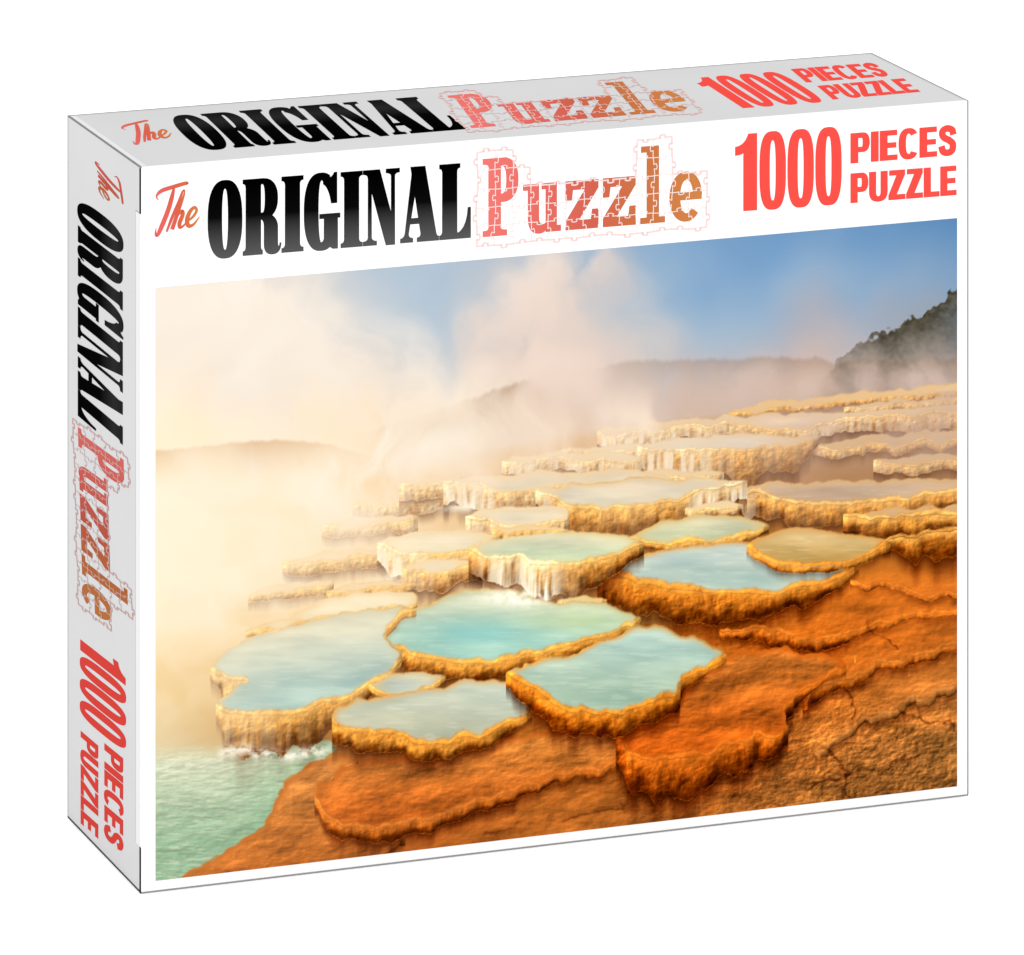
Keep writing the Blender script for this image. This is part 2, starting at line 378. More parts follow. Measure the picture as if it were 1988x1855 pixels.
# sky and steam
wu = (fbm(U/210, V/190, 11, 4)-.5)*230+(fbm(U/60, V/60, 31, 4)-.5)*60
wv = (fbm(U/200, V/260, 21, 4)-.5)*170
sky = [[(240, 224, 208), (204, 205, 208), (168, 189, 205), (163, 183, 203), (128, 163, 198), (109, 151, 193), (90, 134, 181)],
       [(246, 229, 212), (226, 216, 210), (170, 190, 208), (192, 193, 198), (138, 170, 201), (120, 159, 198), (105, 146, 187)],
       [(248, 232, 213), (236, 222, 209), (180, 195, 208), (210, 200, 195), (160, 182, 202), (144, 172, 200), (131, 160, 190)],
       [(250, 235, 213), (243, 226, 208), (199, 203, 207), (220, 202, 189), (190, 185, 188), (174, 173, 182), (164, 159, 160)],
       [(253, 238, 212), (250, 231, 203), (233, 218, 205), (228, 206, 187), (213, 190, 175), (201, 177, 166), (190, 165, 153)],
       [(254, 238, 207), (253, 231, 196), (243, 220, 190), (231, 204, 176), (215, 184, 156), (197, 167, 144), (183, 152, 129)]]
img = blur(lat(sky, [450, 520, 600, 700, 780, 860], U+wu*.9, V+wv), 18)
wisp = fbm(U/85+wu/90, V/120+wv/120, 41, 5)
def puffs(seed, path, spread, n_, rr, al, light, shadow, edge=1.05):
    """billows of steam along a path, lit from the upper left"""
    rnd = np.random.default_rng(seed)
    pu_ = np.array(path, float); tt_ = np.linspace(0, 1, len(pu_))
    for _ in range(n_):
        t = rnd.random(); cx_ = np.interp(t, tt_, pu_[:, 0])+rnd.normal()*spread; cy_ = np.interp(t, tt_, pu_[:, 1])+rnd.normal()*spread*.5
        r = rnd.uniform(*rr)
        i0 = np.searchsorted(us, cx_-r*2); i1 = np.searchsorted(us, cx_+r*2); j0 = np.searchsorted(vv, cy_-r*2.4); j1 = np.searchsorted(vv, cy_+r*2.4)
        if i1-i0 < 3 or j1-j0 < 3: continue
        sl = (slice(j0, j1), slice(i0, i1))
        x = (U[sl]+wu[sl]*.55-cx_)/r; y = (V[sl]+wv[sl]*.4-cy_)/(r*1.45)
        dd = np.sqrt(x*x+y*y)
        a_ = al*rnd.uniform(.5, 1.2)*sm((1-dd)/edge)*np.clip(2.1*wisp[sl]-.2, 0, 1.45)
        k_ = np.clip(.40+.45*(x*.6+y*.75), 0, 1)[..., None]
        c_ = np.array(light, float)*(1-k_)+np.array(shadow, float)*k_
        img[sl] = img[sl]*(1-a_[..., None])+c_*a_[..., None]
# hills
def ridge_centre():
    r1 = np.interp(us, [302, 640, 690, 760, 820, 900, 960, 1040, 1060, 1120, 1200, 1300, 1400, 1480, 1560, 1620, 1872],
                   [1000, 860, 838, 815, 800, 772, 752, 730, 737, 716, 700, 694, 692, 686, 688, 695, 690])-10*(fbm(us/30, us*0, 51)-.5)-4*(fbm(us/8, us*0, 52)-.5)
    a1 = np.interp(us, [680, 780, 900, 950, 1010, 1080, 1130, 1200, 1350, 1500, 1872], [0, .12, .40, .66, .5, .16, .10, .26, .44, .56, .6])
    d = V-r1[None]
    mixin(sm(d/12)*a1[None]*np.exp(-np.maximum(d, 0)/(60+70*(wisp-.5))), (148, 114, 88))
puffs(1, [(1130, 480), (1090, 580), (1050, 690), (1000, 800), (930, 880)], 60, 50, (50, 120), .28, (248, 230, 216), (208, 186, 176))
ridge_centre()
r2 = np.interp(us, [1590, 1640, 1680, 1740, 1800, 1830, 1858, 1872], [735, 688, 658, 632, 604, 582, 558, 547])
d = V-r2[None]-22*(fbm(U/15, V/17, 61, 4)-.45)
tt = sm(d/5)
tree = np.array([66, 58, 40.])*(.62+.76*fbm(U/10, V/9, 63, 4))[..., None]
a = tt*np.interp(us, [1590, 1640, 1720], [0, .5, .93])[None]*(.12+.88*np.exp(-np.maximum(d, 0)/95))
img = img*(1-a[..., None])+tree*a[..., None]
puffs(2, [(330, 560), (450, 600), (560, 680), (600, 770)], 95, 70, (55, 140), .38, (255, 250, 238), (230, 209, 190))
puffs(3, [(720, 860), (840, 800), (880, 840), (1000, 840)], 50, 30, (40, 90), .32, (255, 243, 223), (234, 207, 180))
puffs(5, [(1110, 700), (1090, 780), (1180, 780)], 40, 22, (40, 90), .30, (246, 226, 211), (214, 188, 172))
puffs(4, [(1230, 780), (1400, 760), (1560, 780), (1700, 755), (1860, 745)], 30, 50, (40, 90), .27, (228, 205, 191), (188, 160, 148))
r0 = np.interp(us, [302, 400, 480, 560, 640, 740], [872, 862, 853, 850, 858, 890])-4*(fbm(us/14, us*0, 57)-.5)
a0 = np.interp(us, [302, 380, 440, 500, 560, 640, 740], [.45, .26, .26, .56, .48, .24, 0]); d = V-r0[None]
mixin(sm(d/9)*a0[None]*np.exp(-np.maximum(d, 0)/46), (200, 144, 90))
# ground
GR = [780, 850, 950, 1050, 1150, 1250, 1350, 1450, 1580, 1710]
gtab = [[(254, 236, 204), (252, 228, 188), (242, 212, 176), (228, 194, 158), (210, 174, 140), (190, 156, 130), (178, 144, 118)],
        [(254, 234, 200), (249, 220, 176), (240, 206, 160), (222, 182, 138), (198, 154, 108), (174, 134, 100), (158, 120, 90)],
        [(254, 231, 191), (249, 222, 178), (238, 202, 154), (220, 172, 116), (194, 140, 82), (170, 118, 70), (158, 106, 58)],
        [(254, 231, 191), (247, 219, 176), (234, 198, 148), (210, 162, 100), (194, 138, 66), (192, 126, 54), (190, 116, 46)],
        [(250, 226, 180), (244, 214, 168), (232, 198, 148), (216, 172, 110), (202, 128, 50), (200, 112, 40), (194, 108, 42)],
        [(246, 216, 162), (238, 200, 142), (218, 172, 106), (198, 130, 60), (208, 118, 40), (202, 108, 36), (188, 106, 42)],
        [(238, 204, 146), (220, 176, 108), (192, 130, 58), (192, 118, 50), (198, 104, 33), (190, 108, 42), (176, 111, 54)],
        [(220, 198, 150), (196, 138, 72), (190, 114, 46), (190, 110, 44), (186, 100, 36), (176, 110, 52), (168, 113, 58)],
        [(175, 185, 142), (192, 114, 50), (192, 106, 44), (182, 108, 48), (170, 103, 46), (164, 107, 53), (148, 97, 49)],
        [(170, 175, 130), (192, 104, 42), (176, 104, 46), (164, 100, 44), (156, 97, 44), (144, 92, 44), (130, 84, 40)]]
gc = blur(lat(gtab, GR, U+(fbm(U/80, V/50, 71)-.5)*80, V+(fbm(U/80, V/50, 75)-.5)*30), 14)
amp = np.clip((U-420)/700, 0, 1)*sm((V-1000)/300)
gf = lambda a_, b_: fbm(a_/22, b_/12, 81, 5)
gf2 = lambda a_, b_: fbm(a_/150+b_/300, b_/60-a_/700, 86, 2)
gc = gc*np.clip(1+amp*(.50*relief(gf, U, V)+.9*relief(gf2, U, V, 5)+(fbm(U/80, V/36, 85, 4)-.5)*.32), .5, 1.4)[..., None]
gritm = amp*np.clip((U-1150)/450, 0, 1)*sm((V-1280)/180)
grf = lambda a_, b_: fbm(a_/8, b_/5.5, 97, 3)
gc = gc*np.clip(1+gritm*(.6*relief(grf, U, V, 1.3)+.34*(fbm(U/24, V/12, 99, 5)-.55)), .5, 1.5)[..., None]
hor = np.interp(us, [302, 700, 900, 1150, 1430, 1872], [905, 905, 872, 828, 797, 752])
soft = np.interp(us, [302, 900, 1400, 1872], [60, 45, 14, 8])
ga = sm((V-hor[None])/soft[None])
img = img*(1-ga[..., None])+gc*ga[..., None]

def closed(P, n_=6):
    out = []; N = len(P)
    for i in range(N):
        a, b, c, d_ = [np.array(P[(i+k) % N], float) for k in (-1, 0, 1, 2)]
        for k in range(n_):
            t = k/n_
            out.append(.5*(2*b+(c-a)*t+(2*a-5*b+4*c-d_)*t*t+(-a+3*b-3*c+d_)*t**3))
    return np.array(out)
def pip(P, x, y):
    ins = np.zeros(x.shape, bool); N = len(P)
    for i in range(N):
        x1, y1 = P[i]; x2, y2 = P[(i+1) % N]
        if y1 == y2: continue
        ins ^= ((y1 > y) != (y2 > y)) & (x < (x2-x1)*(y-y1)/(y2-y1)+x1)
    return ins
OCH = ((226, 150, 60), (94, 44, 8)); FAR = ((236, 182, 108), (150, 88, 34)); ORA = ((210, 110, 34), (92, 40, 6))
MILK = np.array([216, 212, 186.])
_seed = [200]
def terrace(backl, frontl, drop, near=None, far=None, cliff=OCH, fall=None, rim=(238, 174, 86), rw=6, warp=4, polygon=None, ao=.6, milk=.14):
    global img
    _seed[0] += 12; sd = _seed[0]
    sc = min(1.0, max(.55, rw/8))
    P = closed(polygon if polygon else list(backl)+list(frontl)[::-1])
    if not isinstance(drop, list): drop = [(0, drop), (3000, drop)]
    dm = max(h for _, h in drop)
    i0 = np.searchsorted(us, P[:, 0].min()-14); i1 = np.searchsorted(us, P[:, 0].max()+14)
    j0 = np.searchsorted(vv, P[:, 1].min()-14); j1 = np.searchsorted(vv, P[:, 1].max()+dm*1.3+60)
    u = U[j0:j1, i0:i1]; v = V[j0:j1, i0:i1]
    if u.size == 0: return
    M = pip(P, u+warp*3.2*(fbm(u/36, v/28, sd, 3)-.5), v+warp*2.1*(fbm(u/30, v/26, sd+4, 3)-.5))
    M = blur(M.astype(float), 2.5) > .5
    rows = np.arange(u.shape[0])[:, None]; R_ = u.shape[0]
    last = np.maximum.accumulate(np.where(M, rows, -1), 0); has = (last >= 0) & ~M
    nxt = np.minimum.accumulate(np.where(~M, rows, R_)[::-1], 0)[::-1]
    dist = (rows-last)*S; din = (nxt-rows)*S
    ul = us[i0:i1]
    h = np.interp(ul, [a for a, _ in drop], [b for _, b in drop])
    h = (h*(.76+.48*fbm(ul/26, ul*0+3, sd+6, 4)))[None]
    sub = img[j0:j1, i0:i1]
    t = np.clip(dist/np.maximum(h, 1), 0, 1)
    # contact shade on what lies below
    L = 10+h*.8
    s_ = has & (dist > h) & (dist < h+L)
    k = np.where(s_, ao*np.minimum(1, h/22)*(1-(dist-h)/L)**1.5, 0); sub *= 1-k[..., None]*np.array([.8, 1, 1.1])
    # riser
    lf = np.where(last >= 0, last, 0)*S
    lf = blur(lf, 9); gx = np.clip(np.gradient(lf, axis=1)/S, -1.2, 1.2)
    drip = lambda a_, b_: .8*fbm(a_/(14*sc), b_/(36*sc), sd+2, 4)+1.0*fbm(a_/(11*sc), b_/(9*sc), sd+9, 4)
    bs = relief(drip, u, v, 1.5)
    lump = fbm(u/(24*sc)+v/70, v/(17*sc), sd+8, 4); cols_ = fbm(u/(10*sc), v/(60*sc), sd+5, 3)
    tone = np.clip(-.04+1.02*sm(t*.98)+(lump-.5)*.70+(cols_-.5)*.26, 0, 1)
    hi, lo = [np.array(c, float) for c in cliff]
    c = hi*(1-tone[..., None])+lo*tone[..., None]
    c = c*(np.clip(1+.30*gx, .6, 1.38)*np.clip(1+.58*bs, .62, 1.42))[..., None]
    if fall:
        fl = np.interp(ul, [a for a, _ in fall], [b for _, b in fall])[None]
        fa = fl*np.clip(.66+1.7*(fbm(u/8+(v-v.min())/300, v/90, sd+3, 4)-.42), 0, 1)*(.86+.14*t)
        c = c*(1-fa[..., None])+(np.array([255, 243, 214.])*(.95+.08*cols_)[..., None])*fa[..., None]
    rn = (np.clip((.85+.30*fbm(u/20, v/12, sd+1, 4))*(1+.26*bs), .6, 1.28))[..., None]*np.clip(1+.18*gx, .78, 1.2)[..., None]
    rimc = np.array(rim, float)*np.ones(u.shape+(1,))
    if fall: rimc = rimc*(1-.6*fl[..., None])+np.array([255, 240, 208.])*.6*fl[..., None]
    wd = rw*1.1*(.50+1.0*fbm(ul/28, ul*0+7, sd+10, 3))[None]
    la_ = (np.exp(-(dist/(2.8+wd*.7))**2)*(.86 if near is None or milk else .7))[..., None]
    c = c*(1-la_)+rimc*rn*la_
    cm = has & (dist <= h)
    foot = np.where(cm, np.clip((h-dist)/2.6+.25, 0, 1), 0)[..., None]
    sub[:] = sub*(1-foot)+c*foot
    # tread
    bm = blur(M.astype(float), 1.0)
    if near is not None:
        far = near if far is None else far
        vy = np.clip((v-P[:, 1].min())/(np.ptp(P[:, 1])+1), 0, 1)
        kk = np.clip((blur(blur(M.astype(float), 14), 10)-.5)*2.1, 0, 1)
        fw = np.array(far, float)*.75+np.array([236, 214, 176.])*.25
        if milk == 0: fw = np.array(far, float)
        vy = sm(vy)
        w = fw*(1-vy[..., None])+np.array(near, float)*vy[..., None]
        w = w*(1-milk)+MILK*milk
        if milk:
            rip = (fbm(u/60, v/9, sd+5, 4)-.5)
            w = w+(rip*11)[..., None]+((fbm(u/120, v/34, sd+7, 3)-.5)*42)[..., None]*np.array([1, .78, .54])
            gl = sm((fbm(u/40, v/4, sd+6, 3)-.68)*6)*.14
            w = w*(1-gl[..., None])+np.array([252, 242, 220.])*gl[..., None]
        else:
            ff = lambda a_, b_: fbm(a_/20, b_/10, sd+5, 5)
            f2 = lambda a_, b_: fbm(a_/120+b_/300, b_/50-a_/600, sd+3, 2)
            w = w*np.clip(1+.48*relief(ff, u, v)+.8*relief(f2, u, v, 5)+(fbm(u/80, v/30, sd+2, 4)-.5)*.32, .55, 1.35)[..., None]
        sh_ = rimc*.38+np.array(near, float)*.40+np.array([236, 216, 176.])*.22 if milk else rimc*.25+np.array(near, float)*.75
        w = sh_*(1-sm(kk))[..., None]+w*sm(kk)[..., None]
    else:
        w = sub*1.05
    # raised lip: a rounded golden roll along the front, a thin one at the back
    flat = near is None or milk == 0
    prof = np.clip(din/wd, 0, 1)
    lipa = np.where(M, sm((1.4-din/wd)/.8), 0)*(.62 if flat else .95)
    kb = max(1, int(rw*.4/S)); ks = max(1, int(rw*.6/S))
    def shf(dy, dx):
        o = np.zeros_like(M); a_, b_ = M.shape
        o[max(0, -dy):a_-max(0, dy), max(0, -dx):b_-max(0, dx)] = M[max(0, dy):a_+min(0, dy), max(0, dx):b_+min(0, dx)]
        return o
    rb = blur((M & ~(shf(-kb, 0) & shf(0, ks) & shf(0, -ks))).astype(float), 1.5)*(.22 if flat else .66)*np.clip(.35+1.0*fbm(u/26, v/26, sd+11, 3), 0, 1)
    rc = rimc*rn*(.80+.34*np.sin(np.pi*np.clip(prof*.85, 0, 1)))[..., None]
    w = w*(1-rb[..., None])+rimc*rn*.90*rb[..., None]
    w = w*(1-lipa[..., None])+rc*lipa[..., None]
    bm = np.where(M, np.maximum(bm, .5), bm*.9)[..., None]
    sub[:] = sub*(1-bm)+w*bm

PW = (232, 216, 186); BR_ = (190, 156, 126)
terrace([(1420, 797), (1520, 778), (1650, 765), (1875, 745)], [(1420, 803), (1500, 796), (1600, 786), (1700, 776), (1875, 762)], [(1420, 6), (1875, 14)], (218, 192, 170), cliff=FAR, rw=3, warp=5)
terrace([(1640, 790), (1760, 776), (1875, 768)], [(1640, 796), (1700, 796), (1760, 786), (1875, 776)], 9, (210, 182, 158), cliff=FAR, fall=[(1640, .5), (1875, .4)], rw=3, warp=6)
terrace([(1165, 835), (1300, 818), (1450, 806), (1650, 798), (1875, 785)], [(1165, 842), (1200, 847), (1240, 838), (1290, 842), (1330, 832), (1420, 826), (1500, 834), (1560, 836), (1600, 828), (1640, 812), (1740, 810), (1875, 800)], [(1165, 28), (1400, 22), (1500, 14), (1600, 25), (1875, 35)], (220, 196, 172), cliff=FAR, fall=[(1165, 1), (1400, .7), (1500, .3), (1600, .8), (1740, .4), (1875, .3)], rw=4, warp=6)
terrace([(1590, 862), (1700, 846), (1875, 838)], [(1590, 868), (1640, 874), (1700, 864), (1760, 866), (1875, 850)], 14, BR_, cliff=FAR, fall=[(1590, .5), (1700, .2), (1875, .2)], rw=4, warp=7)
terrace([(1690, 893), (1780, 884), (1875, 882)], [(1690, 897), (1740, 904), (1800, 900), (1875, 893)], 18, (190, 158, 130), cliff=FAR, fall=[(1700, .4), (1875, .2)], rw=4, warp=6)
terrace([(1100, 872), (1180, 862), (1250, 860)], [(1100, 876), (1170, 876), (1250, 870)], 14, PW, cliff=FAR, fall=[(1100, .7), (1250, .8)], rw=3, warp=5)
terrace([(1235, 866), (1300, 852), (1400, 844), (1500, 844), (1588, 850)], [(1235, 872), (1270, 877), (1330, 874), (1400, 876), (1480, 872), (1550, 864), (1590, 853)], [(1235, 45), (1300, 56), (1450, 60), (1550, 52), (1590, 12)], (226, 216, 204), cliff=((234, 160, 70), (118, 60, 12)), fall=[(1235, 1), (1320, 1), (1375, .7), (1430, .25), (1590, .1)], rw=5, warp=5)
blob(1285, 927, 60, 14, .85, (254, 240, 216), 401)
terrace([(980, 892), (1050, 880), (1150, 876), (1240, 885)], [(980, 896), (1020, 899), (1080, 892), (1150, 896), (1240, 900)], 22, PW, cliff=FAR, fall=[(980, .8), (1240, .8)], rw=4, warp=5)
terrace([(690, 975), (770, 966), (860, 965)], [(690, 980), (770, 980), (860, 973)], 20, PW, cliff=FAR, fall=[(690, .3), (860, .5)], rw=4, warp=5)
terrace([(770, 940), (830, 930), (900, 925)], [(770, 945), (820, 946), (870, 940), (900, 935)], 28, PW, cliff=FAR, fall=[(770, .4), (900, .4)], rw=4, warp=5)
terrace([(1180, 925), (1260, 912), (1400, 918)], [(1180, 930), (1260, 930), (1400, 926)], 12, PW, cliff=FAR, fall=[(1180, .6), (1400, .5)], rw=4, warp=5)
terrace([(862, 932), (950, 922), (1050, 916), (1200, 912), (1290, 925)], [(862, 936), (900, 940), (945, 948), (965, 958), (1000, 960), (1045, 952), (1090, 948), (1180, 945), (1290, 938)], [(862, 45), (940, 50), (960, 30), (1050, 24), (1290, 10)], PW, cliff=FAR, fall=[(862, 1), (940, 1), (965, .4), (1290, .4)], rw=5, warp=5)
blob(905, 984, 56, 12, .85, (255, 244, 222), 405)
terrace([(1442, 945), (1550, 936), (1700, 932), (1875, 926)], [(1442, 952), (1480, 964), (1530, 977), (1600, 980), (1680, 980), (1760, 970), (1820, 956), (1875, 948)], [(1442, 46), (1530, 42), (1640, 42), (1875, 40)], (186, 152, 122), (196, 162, 134), fall=[(1442, .6), (1500, .2), (1600, .08), (1875, .04)], rw=7, warp=6)
terrace([(1045, 952), (1100, 942), (1200, 930), (1300, 928), (1440, 932)], [(1045, 960), (1075, 968), (1105, 984), (1180, 989), (1260, 982), (1330, 970), (1350, 957), (1400, 946), (1440, 938)], [(1045, 25), (1095, 35), (1105, 54), (1250, 54), (1340, 50), (1360, 40), (1440, 30)], (212, 204, 180), (232, 218, 196), cliff=((234, 162, 72), (116, 58, 12)), fall=[(1045, .9), (1110, .15), (1325, .2), (1360, .95), (1440, .95)], rw=7, warp=5)
terrace([(1340, 985), (1400, 975), (1445, 978)], [(1340, 990), (1400, 991), (1445, 984)], 12, PW, cliff=FAR, fall=[(1340, .5), (1445, .6)], rw=4)
terrace([(905, 1000), (960, 988), (1040, 983), (1100, 985)], [(905, 1005), (950, 1010), (970, 1022), (1020, 1024), (1100, 1012)], [(905, 26), (1100, 16)], PW, cliff=FAR, fall=[(905, .8), (1100, .5)], rw=5)
terrace([(960, 1028), (1030, 1020), (1105, 1026)], [(960, 1034), (1030, 1037), (1105, 1032)], 10, PW, cliff=FAR, rw=4)
terrace([(1640, 1000), (1720, 990), (1875, 982)], [(1640, 1006), (1690, 1010), (1740, 1008), (1800, 1006), (1875, 996)], [(1640, 34), (1760, 42), (1875, 30)], (186, 142, 104), rw=8, warp=7)
terrace([(1700, 1048), (1780, 1034), (1875, 1020)], [(1700, 1052), (1780, 1044), (1875, 1028)], [(1700, 10), (1780, 45), (1875, 58)], None, cliff=((218, 136, 50), (116, 56, 12)), rw=8, warp=7)
terrace([(1218, 1040), (1290, 1013), (1380, 998), (1440, 1003), (1490, 1018)], [(1218, 1046), (1270, 1056), (1340, 1055), (1410, 1048), (1460, 1036), (1490, 1022)], 14, (178, 186, 146), (208, 202, 168), rw=7)
terrace([(630, 1020), (700, 1005), (800, 1000)], [(630, 1026), (700, 1022), (800, 1010)], 20, PW, cliff=FAR, fall=[(630, .2), (800, .4)], rw=5)
terrace([(560, 1090), (640, 1070), (735, 1065)], [(560, 1098), (640, 1092), (735, 1078)], 20, PW, cliff=FAR, rw=5)
terrace([(735, 1052), (790, 1035), (870, 1026), (960, 1040)], [(735, 1058), (770, 1076), (830, 1080), (900, 1073), (960, 1052)], [(735, 40), (780, 52), (830, 26), (960, 14)], (226, 214, 178), PW, cliff=FAR, fall=[(735, 1), (800, .9), (840, .2)], rw=6)
blob(768, 1122, 44, 13, .85, (255, 244, 222), 411)
terrace([(490, 1150), (560, 1132), (640, 1130)], [(490, 1156), (560, 1150), (640, 1138)], 14, PW, cliff=FAR, rw=5)
terrace([(785, 1100), (850, 1085), (930, 1095)], [(785, 1106), (830, 1114), (880, 1112), (930, 1102)], [(785, 36), (850, 34), (930, 28)], PW, cliff=((234, 166, 80), (136, 74, 22)), fall=[(785, .4), (930, .1)], rw=6)
terrace([(640, 1142), (720, 1128), (800, 1132)], [(640, 1148), (720, 1147), (800, 1138)], 9, PW, cliff=FAR, rw=5)
terrace([(1166, 1102), (1230, 1084), (1300, 1066), (1400, 1052), (1460, 1056), (1560, 1076), (1658, 1092)], [(1164, 1110), (1200, 1122), (1250, 1136), (1320, 1145), (1400, 1151), (1480, 1155), (1540, 1148), (1605, 1132), (1660, 1104)],
        [(1164, 56), (1250, 60), (1320, 64), (1400, 58), (1480, 44), (1560, 36), (1660, 14)], (168, 186, 172), (174, 194, 192), rw=10, warp=4, rim=(230, 148, 56), cliff=((212, 126, 42), (90, 40, 7)))
terrace([(1448, 1060), (1480, 1040), (1540, 1026), (1620, 1033), (1725, 1050)], [(1448, 1064), (1475, 1080), (1510, 1094), (1560, 1100), (1620, 1096), (1680, 1080), (1725, 1058)], 14, (188, 148, 80), (200, 168, 106), rw=8, warp=3, milk=.05, rim=(228, 148, 58))
terrace([(565, 1195), (620, 1165), (700, 1150), (800, 1150)], [(565, 1214), (640, 1198), (720, 1188), (800, 1180)], 8, (232, 220, 186), rw=6)
terrace([(480, 1225), (540, 1205), (600, 1200)], [(480, 1232), (540, 1224), (600, 1208)], 8, (236, 222, 184), rw=5)
terrace([(1400, 1225), (1480, 1200), (1650, 1190), (1875, 1165)], [(1400, 1232), (1440, 1220), (1490, 1226), (1530, 1240), (1580, 1242), (1650, 1227), (1760, 1202), (1875, 1178)], [(1400, 12), (1500, 28), (1600, 24), (1700, 12), (1875, 9)], None, cliff=ORA, rim=(212, 122, 46), rw=8, warp=8)
terrace([(1660, 1120), (1740, 1110), (1875, 1100)], [(1660, 1128), (1740, 1145), (1800, 1160), (1875, 1150)], 9, None, cliff=ORA, rim=(204, 118, 48), rw=6, warp=9)
terrace([(1640, 1290), (1720, 1262), (1875, 1232)], [(1515, 1385), (1560, 1352), (1640, 1324), (1700, 1294), (1780, 1274), (1875, 1250)], [(1515, 28), (1640, 18), (1875, 13)], None, cliff=ORA, rim=(202, 120, 50), rw=8, warp=10)
terrace([(1600, 1440), (1680, 1370), (1770, 1330), (1875, 1290)], [(1605, 1455), (1670, 1408), (1750, 1372), (1875, 1320)], 13, None, cliff=((164, 98, 44), (84, 46, 14)), rim=(184, 122, 64), rw=7, warp=11)
def crack(pts, wdt, al):
    P = crom([(a, b) for a, b in pts], 8)
    i0 = np.searchsorted(us, min(a for a, _ in P)-30); i1 = np.searchsorted(us, max(a for a, _ in P)+30)
    j0 = np.searchsorted(vv, min(b for _, b in P)-30); j1 = np.searchsorted(vv, max(b for _, b in P)+30)
    u = U[j0:j1, i0:i1]; v = V[j0:j1, i0:i1]
    x = u+22*(fbm(u/24, v/20, 301, 4)-.5); y = v+22*(fbm(u/22, v/20, 305, 4)-.5); dm_ = np.full(u.shape, 1e9)
    for (x1, y1), (x2, y2) in zip(P[:-1], P[1:]):
        l2 = (x2-x1)**2+(y2-y1)**2+1e-9; t = np.clip(((x-x1)*(x2-x1)+(y-y1)*(y2-y1))/l2, 0, 1)
        dm_ = np.minimum(dm_, np.hypot(x-x1-t*(x2-x1), y-y1-t*(y2-y1)))
    k = al*np.exp(-(dm_/wdt)**2)*np.clip(2*fbm(u/30, v/30, 309, 2)-.3, .2, 1)
    img[j0:j1, i0:i1] *= 1-k[..., None]*np.array([.8, 1, 1.1])
crack([(1600, 1448), (1640, 1490), (1650, 1540), (1690, 1570)], 3, .42)
crack([(1720, 1362), (1770, 1396), (1830, 1404), (1868, 1430)], 3, .42)
crack([(1500, 1560), (1600, 1520), (1720, 1490), (1868, 1440)], 3.5, .36)
crack([(1690, 1200), (1700, 1230), (1740, 1262)], 3, .36)
crack([(1640, 1330), (1660, 1360), (1650, 1400)], 2.5, .36)
crack([(880, 1660), (980, 1610), (1100, 1590), (1240, 1560)], 4, .3)
# bottom-left basin
bw = pip(closed([(285, 1462), (350, 1448), (420, 1436), (450, 1430), (640, 1440), (640, 1462), (610, 1482), (556, 1512), (534, 1560), (512, 1604), (440, 1652), (384, 1682), (340, 1716), (285, 1730)]), U+14*(fbm(U/24, V/22, 151)-.5), V+10*(fbm(U/18, V/18, 155)-.5)).astype(float)
bw = blur(bw, 1.6)*np.where(U < 470, sm((V-1432-12*(fbm(U/30, V/20, 157, 3)-.5))/58), 1)
yy = sm((V-1450)/200)
wc = np.array([210, 218, 188.])*(1-yy[..., None])+np.array([152, 184, 150.])*yy[..., None]
wrf = lambda a_, b_: fbm(a_/26, b_/8, 161, 4)
wc = wc*np.clip(1+.30*relief(wrf, U, V), .84, 1.2)[..., None]+((fbm(U/70, V/24, 165, 3)-.5)*22)[..., None]
wc = wc-(sm((U-420)/200)*26)[..., None]*np.array([1, .45, .75])
sp_ = sm((fbm(U/24, V/4, 175, 3)-.60)*5)*.3*sm((580-U)/200)
wc = wc*(1-sp_[..., None])+np.array([252, 244, 218.])*sp_[..., None]
img = img*(1-bw[..., None])+wc*bw[..., None]
# lower flats
terrace(None, None, [(340, 10), (540, 6), (640, 12), (800, 14)], (198, 112, 48), (210, 134, 66), cliff=ORA, rim=(216, 138, 68), rw=6, warp=7, ao=.2, milk=0,
        polygon=[(330, 1735), (440, 1655), (515, 1604), (540, 1540), (560, 1512), (620, 1478), (700, 1468), (660, 1500), (640, 1560), (680, 1610), (780, 1625), (700, 1690), (600, 1740)])
terrace([(620, 1545), (645, 1505), (700, 1475), (850, 1470), (1000, 1430), (1195, 1420)], [(620, 1552), (635, 1580), (660, 1606), (720, 1610), (800, 1596), (900, 1566), (1000, 1536), (1100, 1506), (1195, 1484)], [(620, 16), (660, 28), (720, 28), (900, 24), (1195, 10)], (198, 104, 40), (202, 128, 60), cliff=((202, 108, 38), (96, 42, 8)), rim=(212, 126, 54), rw=8, warp=9, milk=0)
terrace(None, None, [(1172, 14), (1195, 50), (1230, 76), (1280, 70), (1340, 68), (1450, 50), (1530, 28), (1600, 6)], (202, 100, 32), (202, 120, 52), cliff=ORA, rim=(218, 124, 44), rw=10, warp=10, milk=0,
        polygon=[(1184, 1418), (1230, 1402), (1300, 1390), (1335, 1320), (1390, 1285), (1470, 1262), (1590, 1268), (1645, 1298), (1560, 1345), (1522, 1382), (1528, 1412), (1450, 1444), (1350, 1466), (1262, 1480), (1214, 1466), (1196, 1440)])
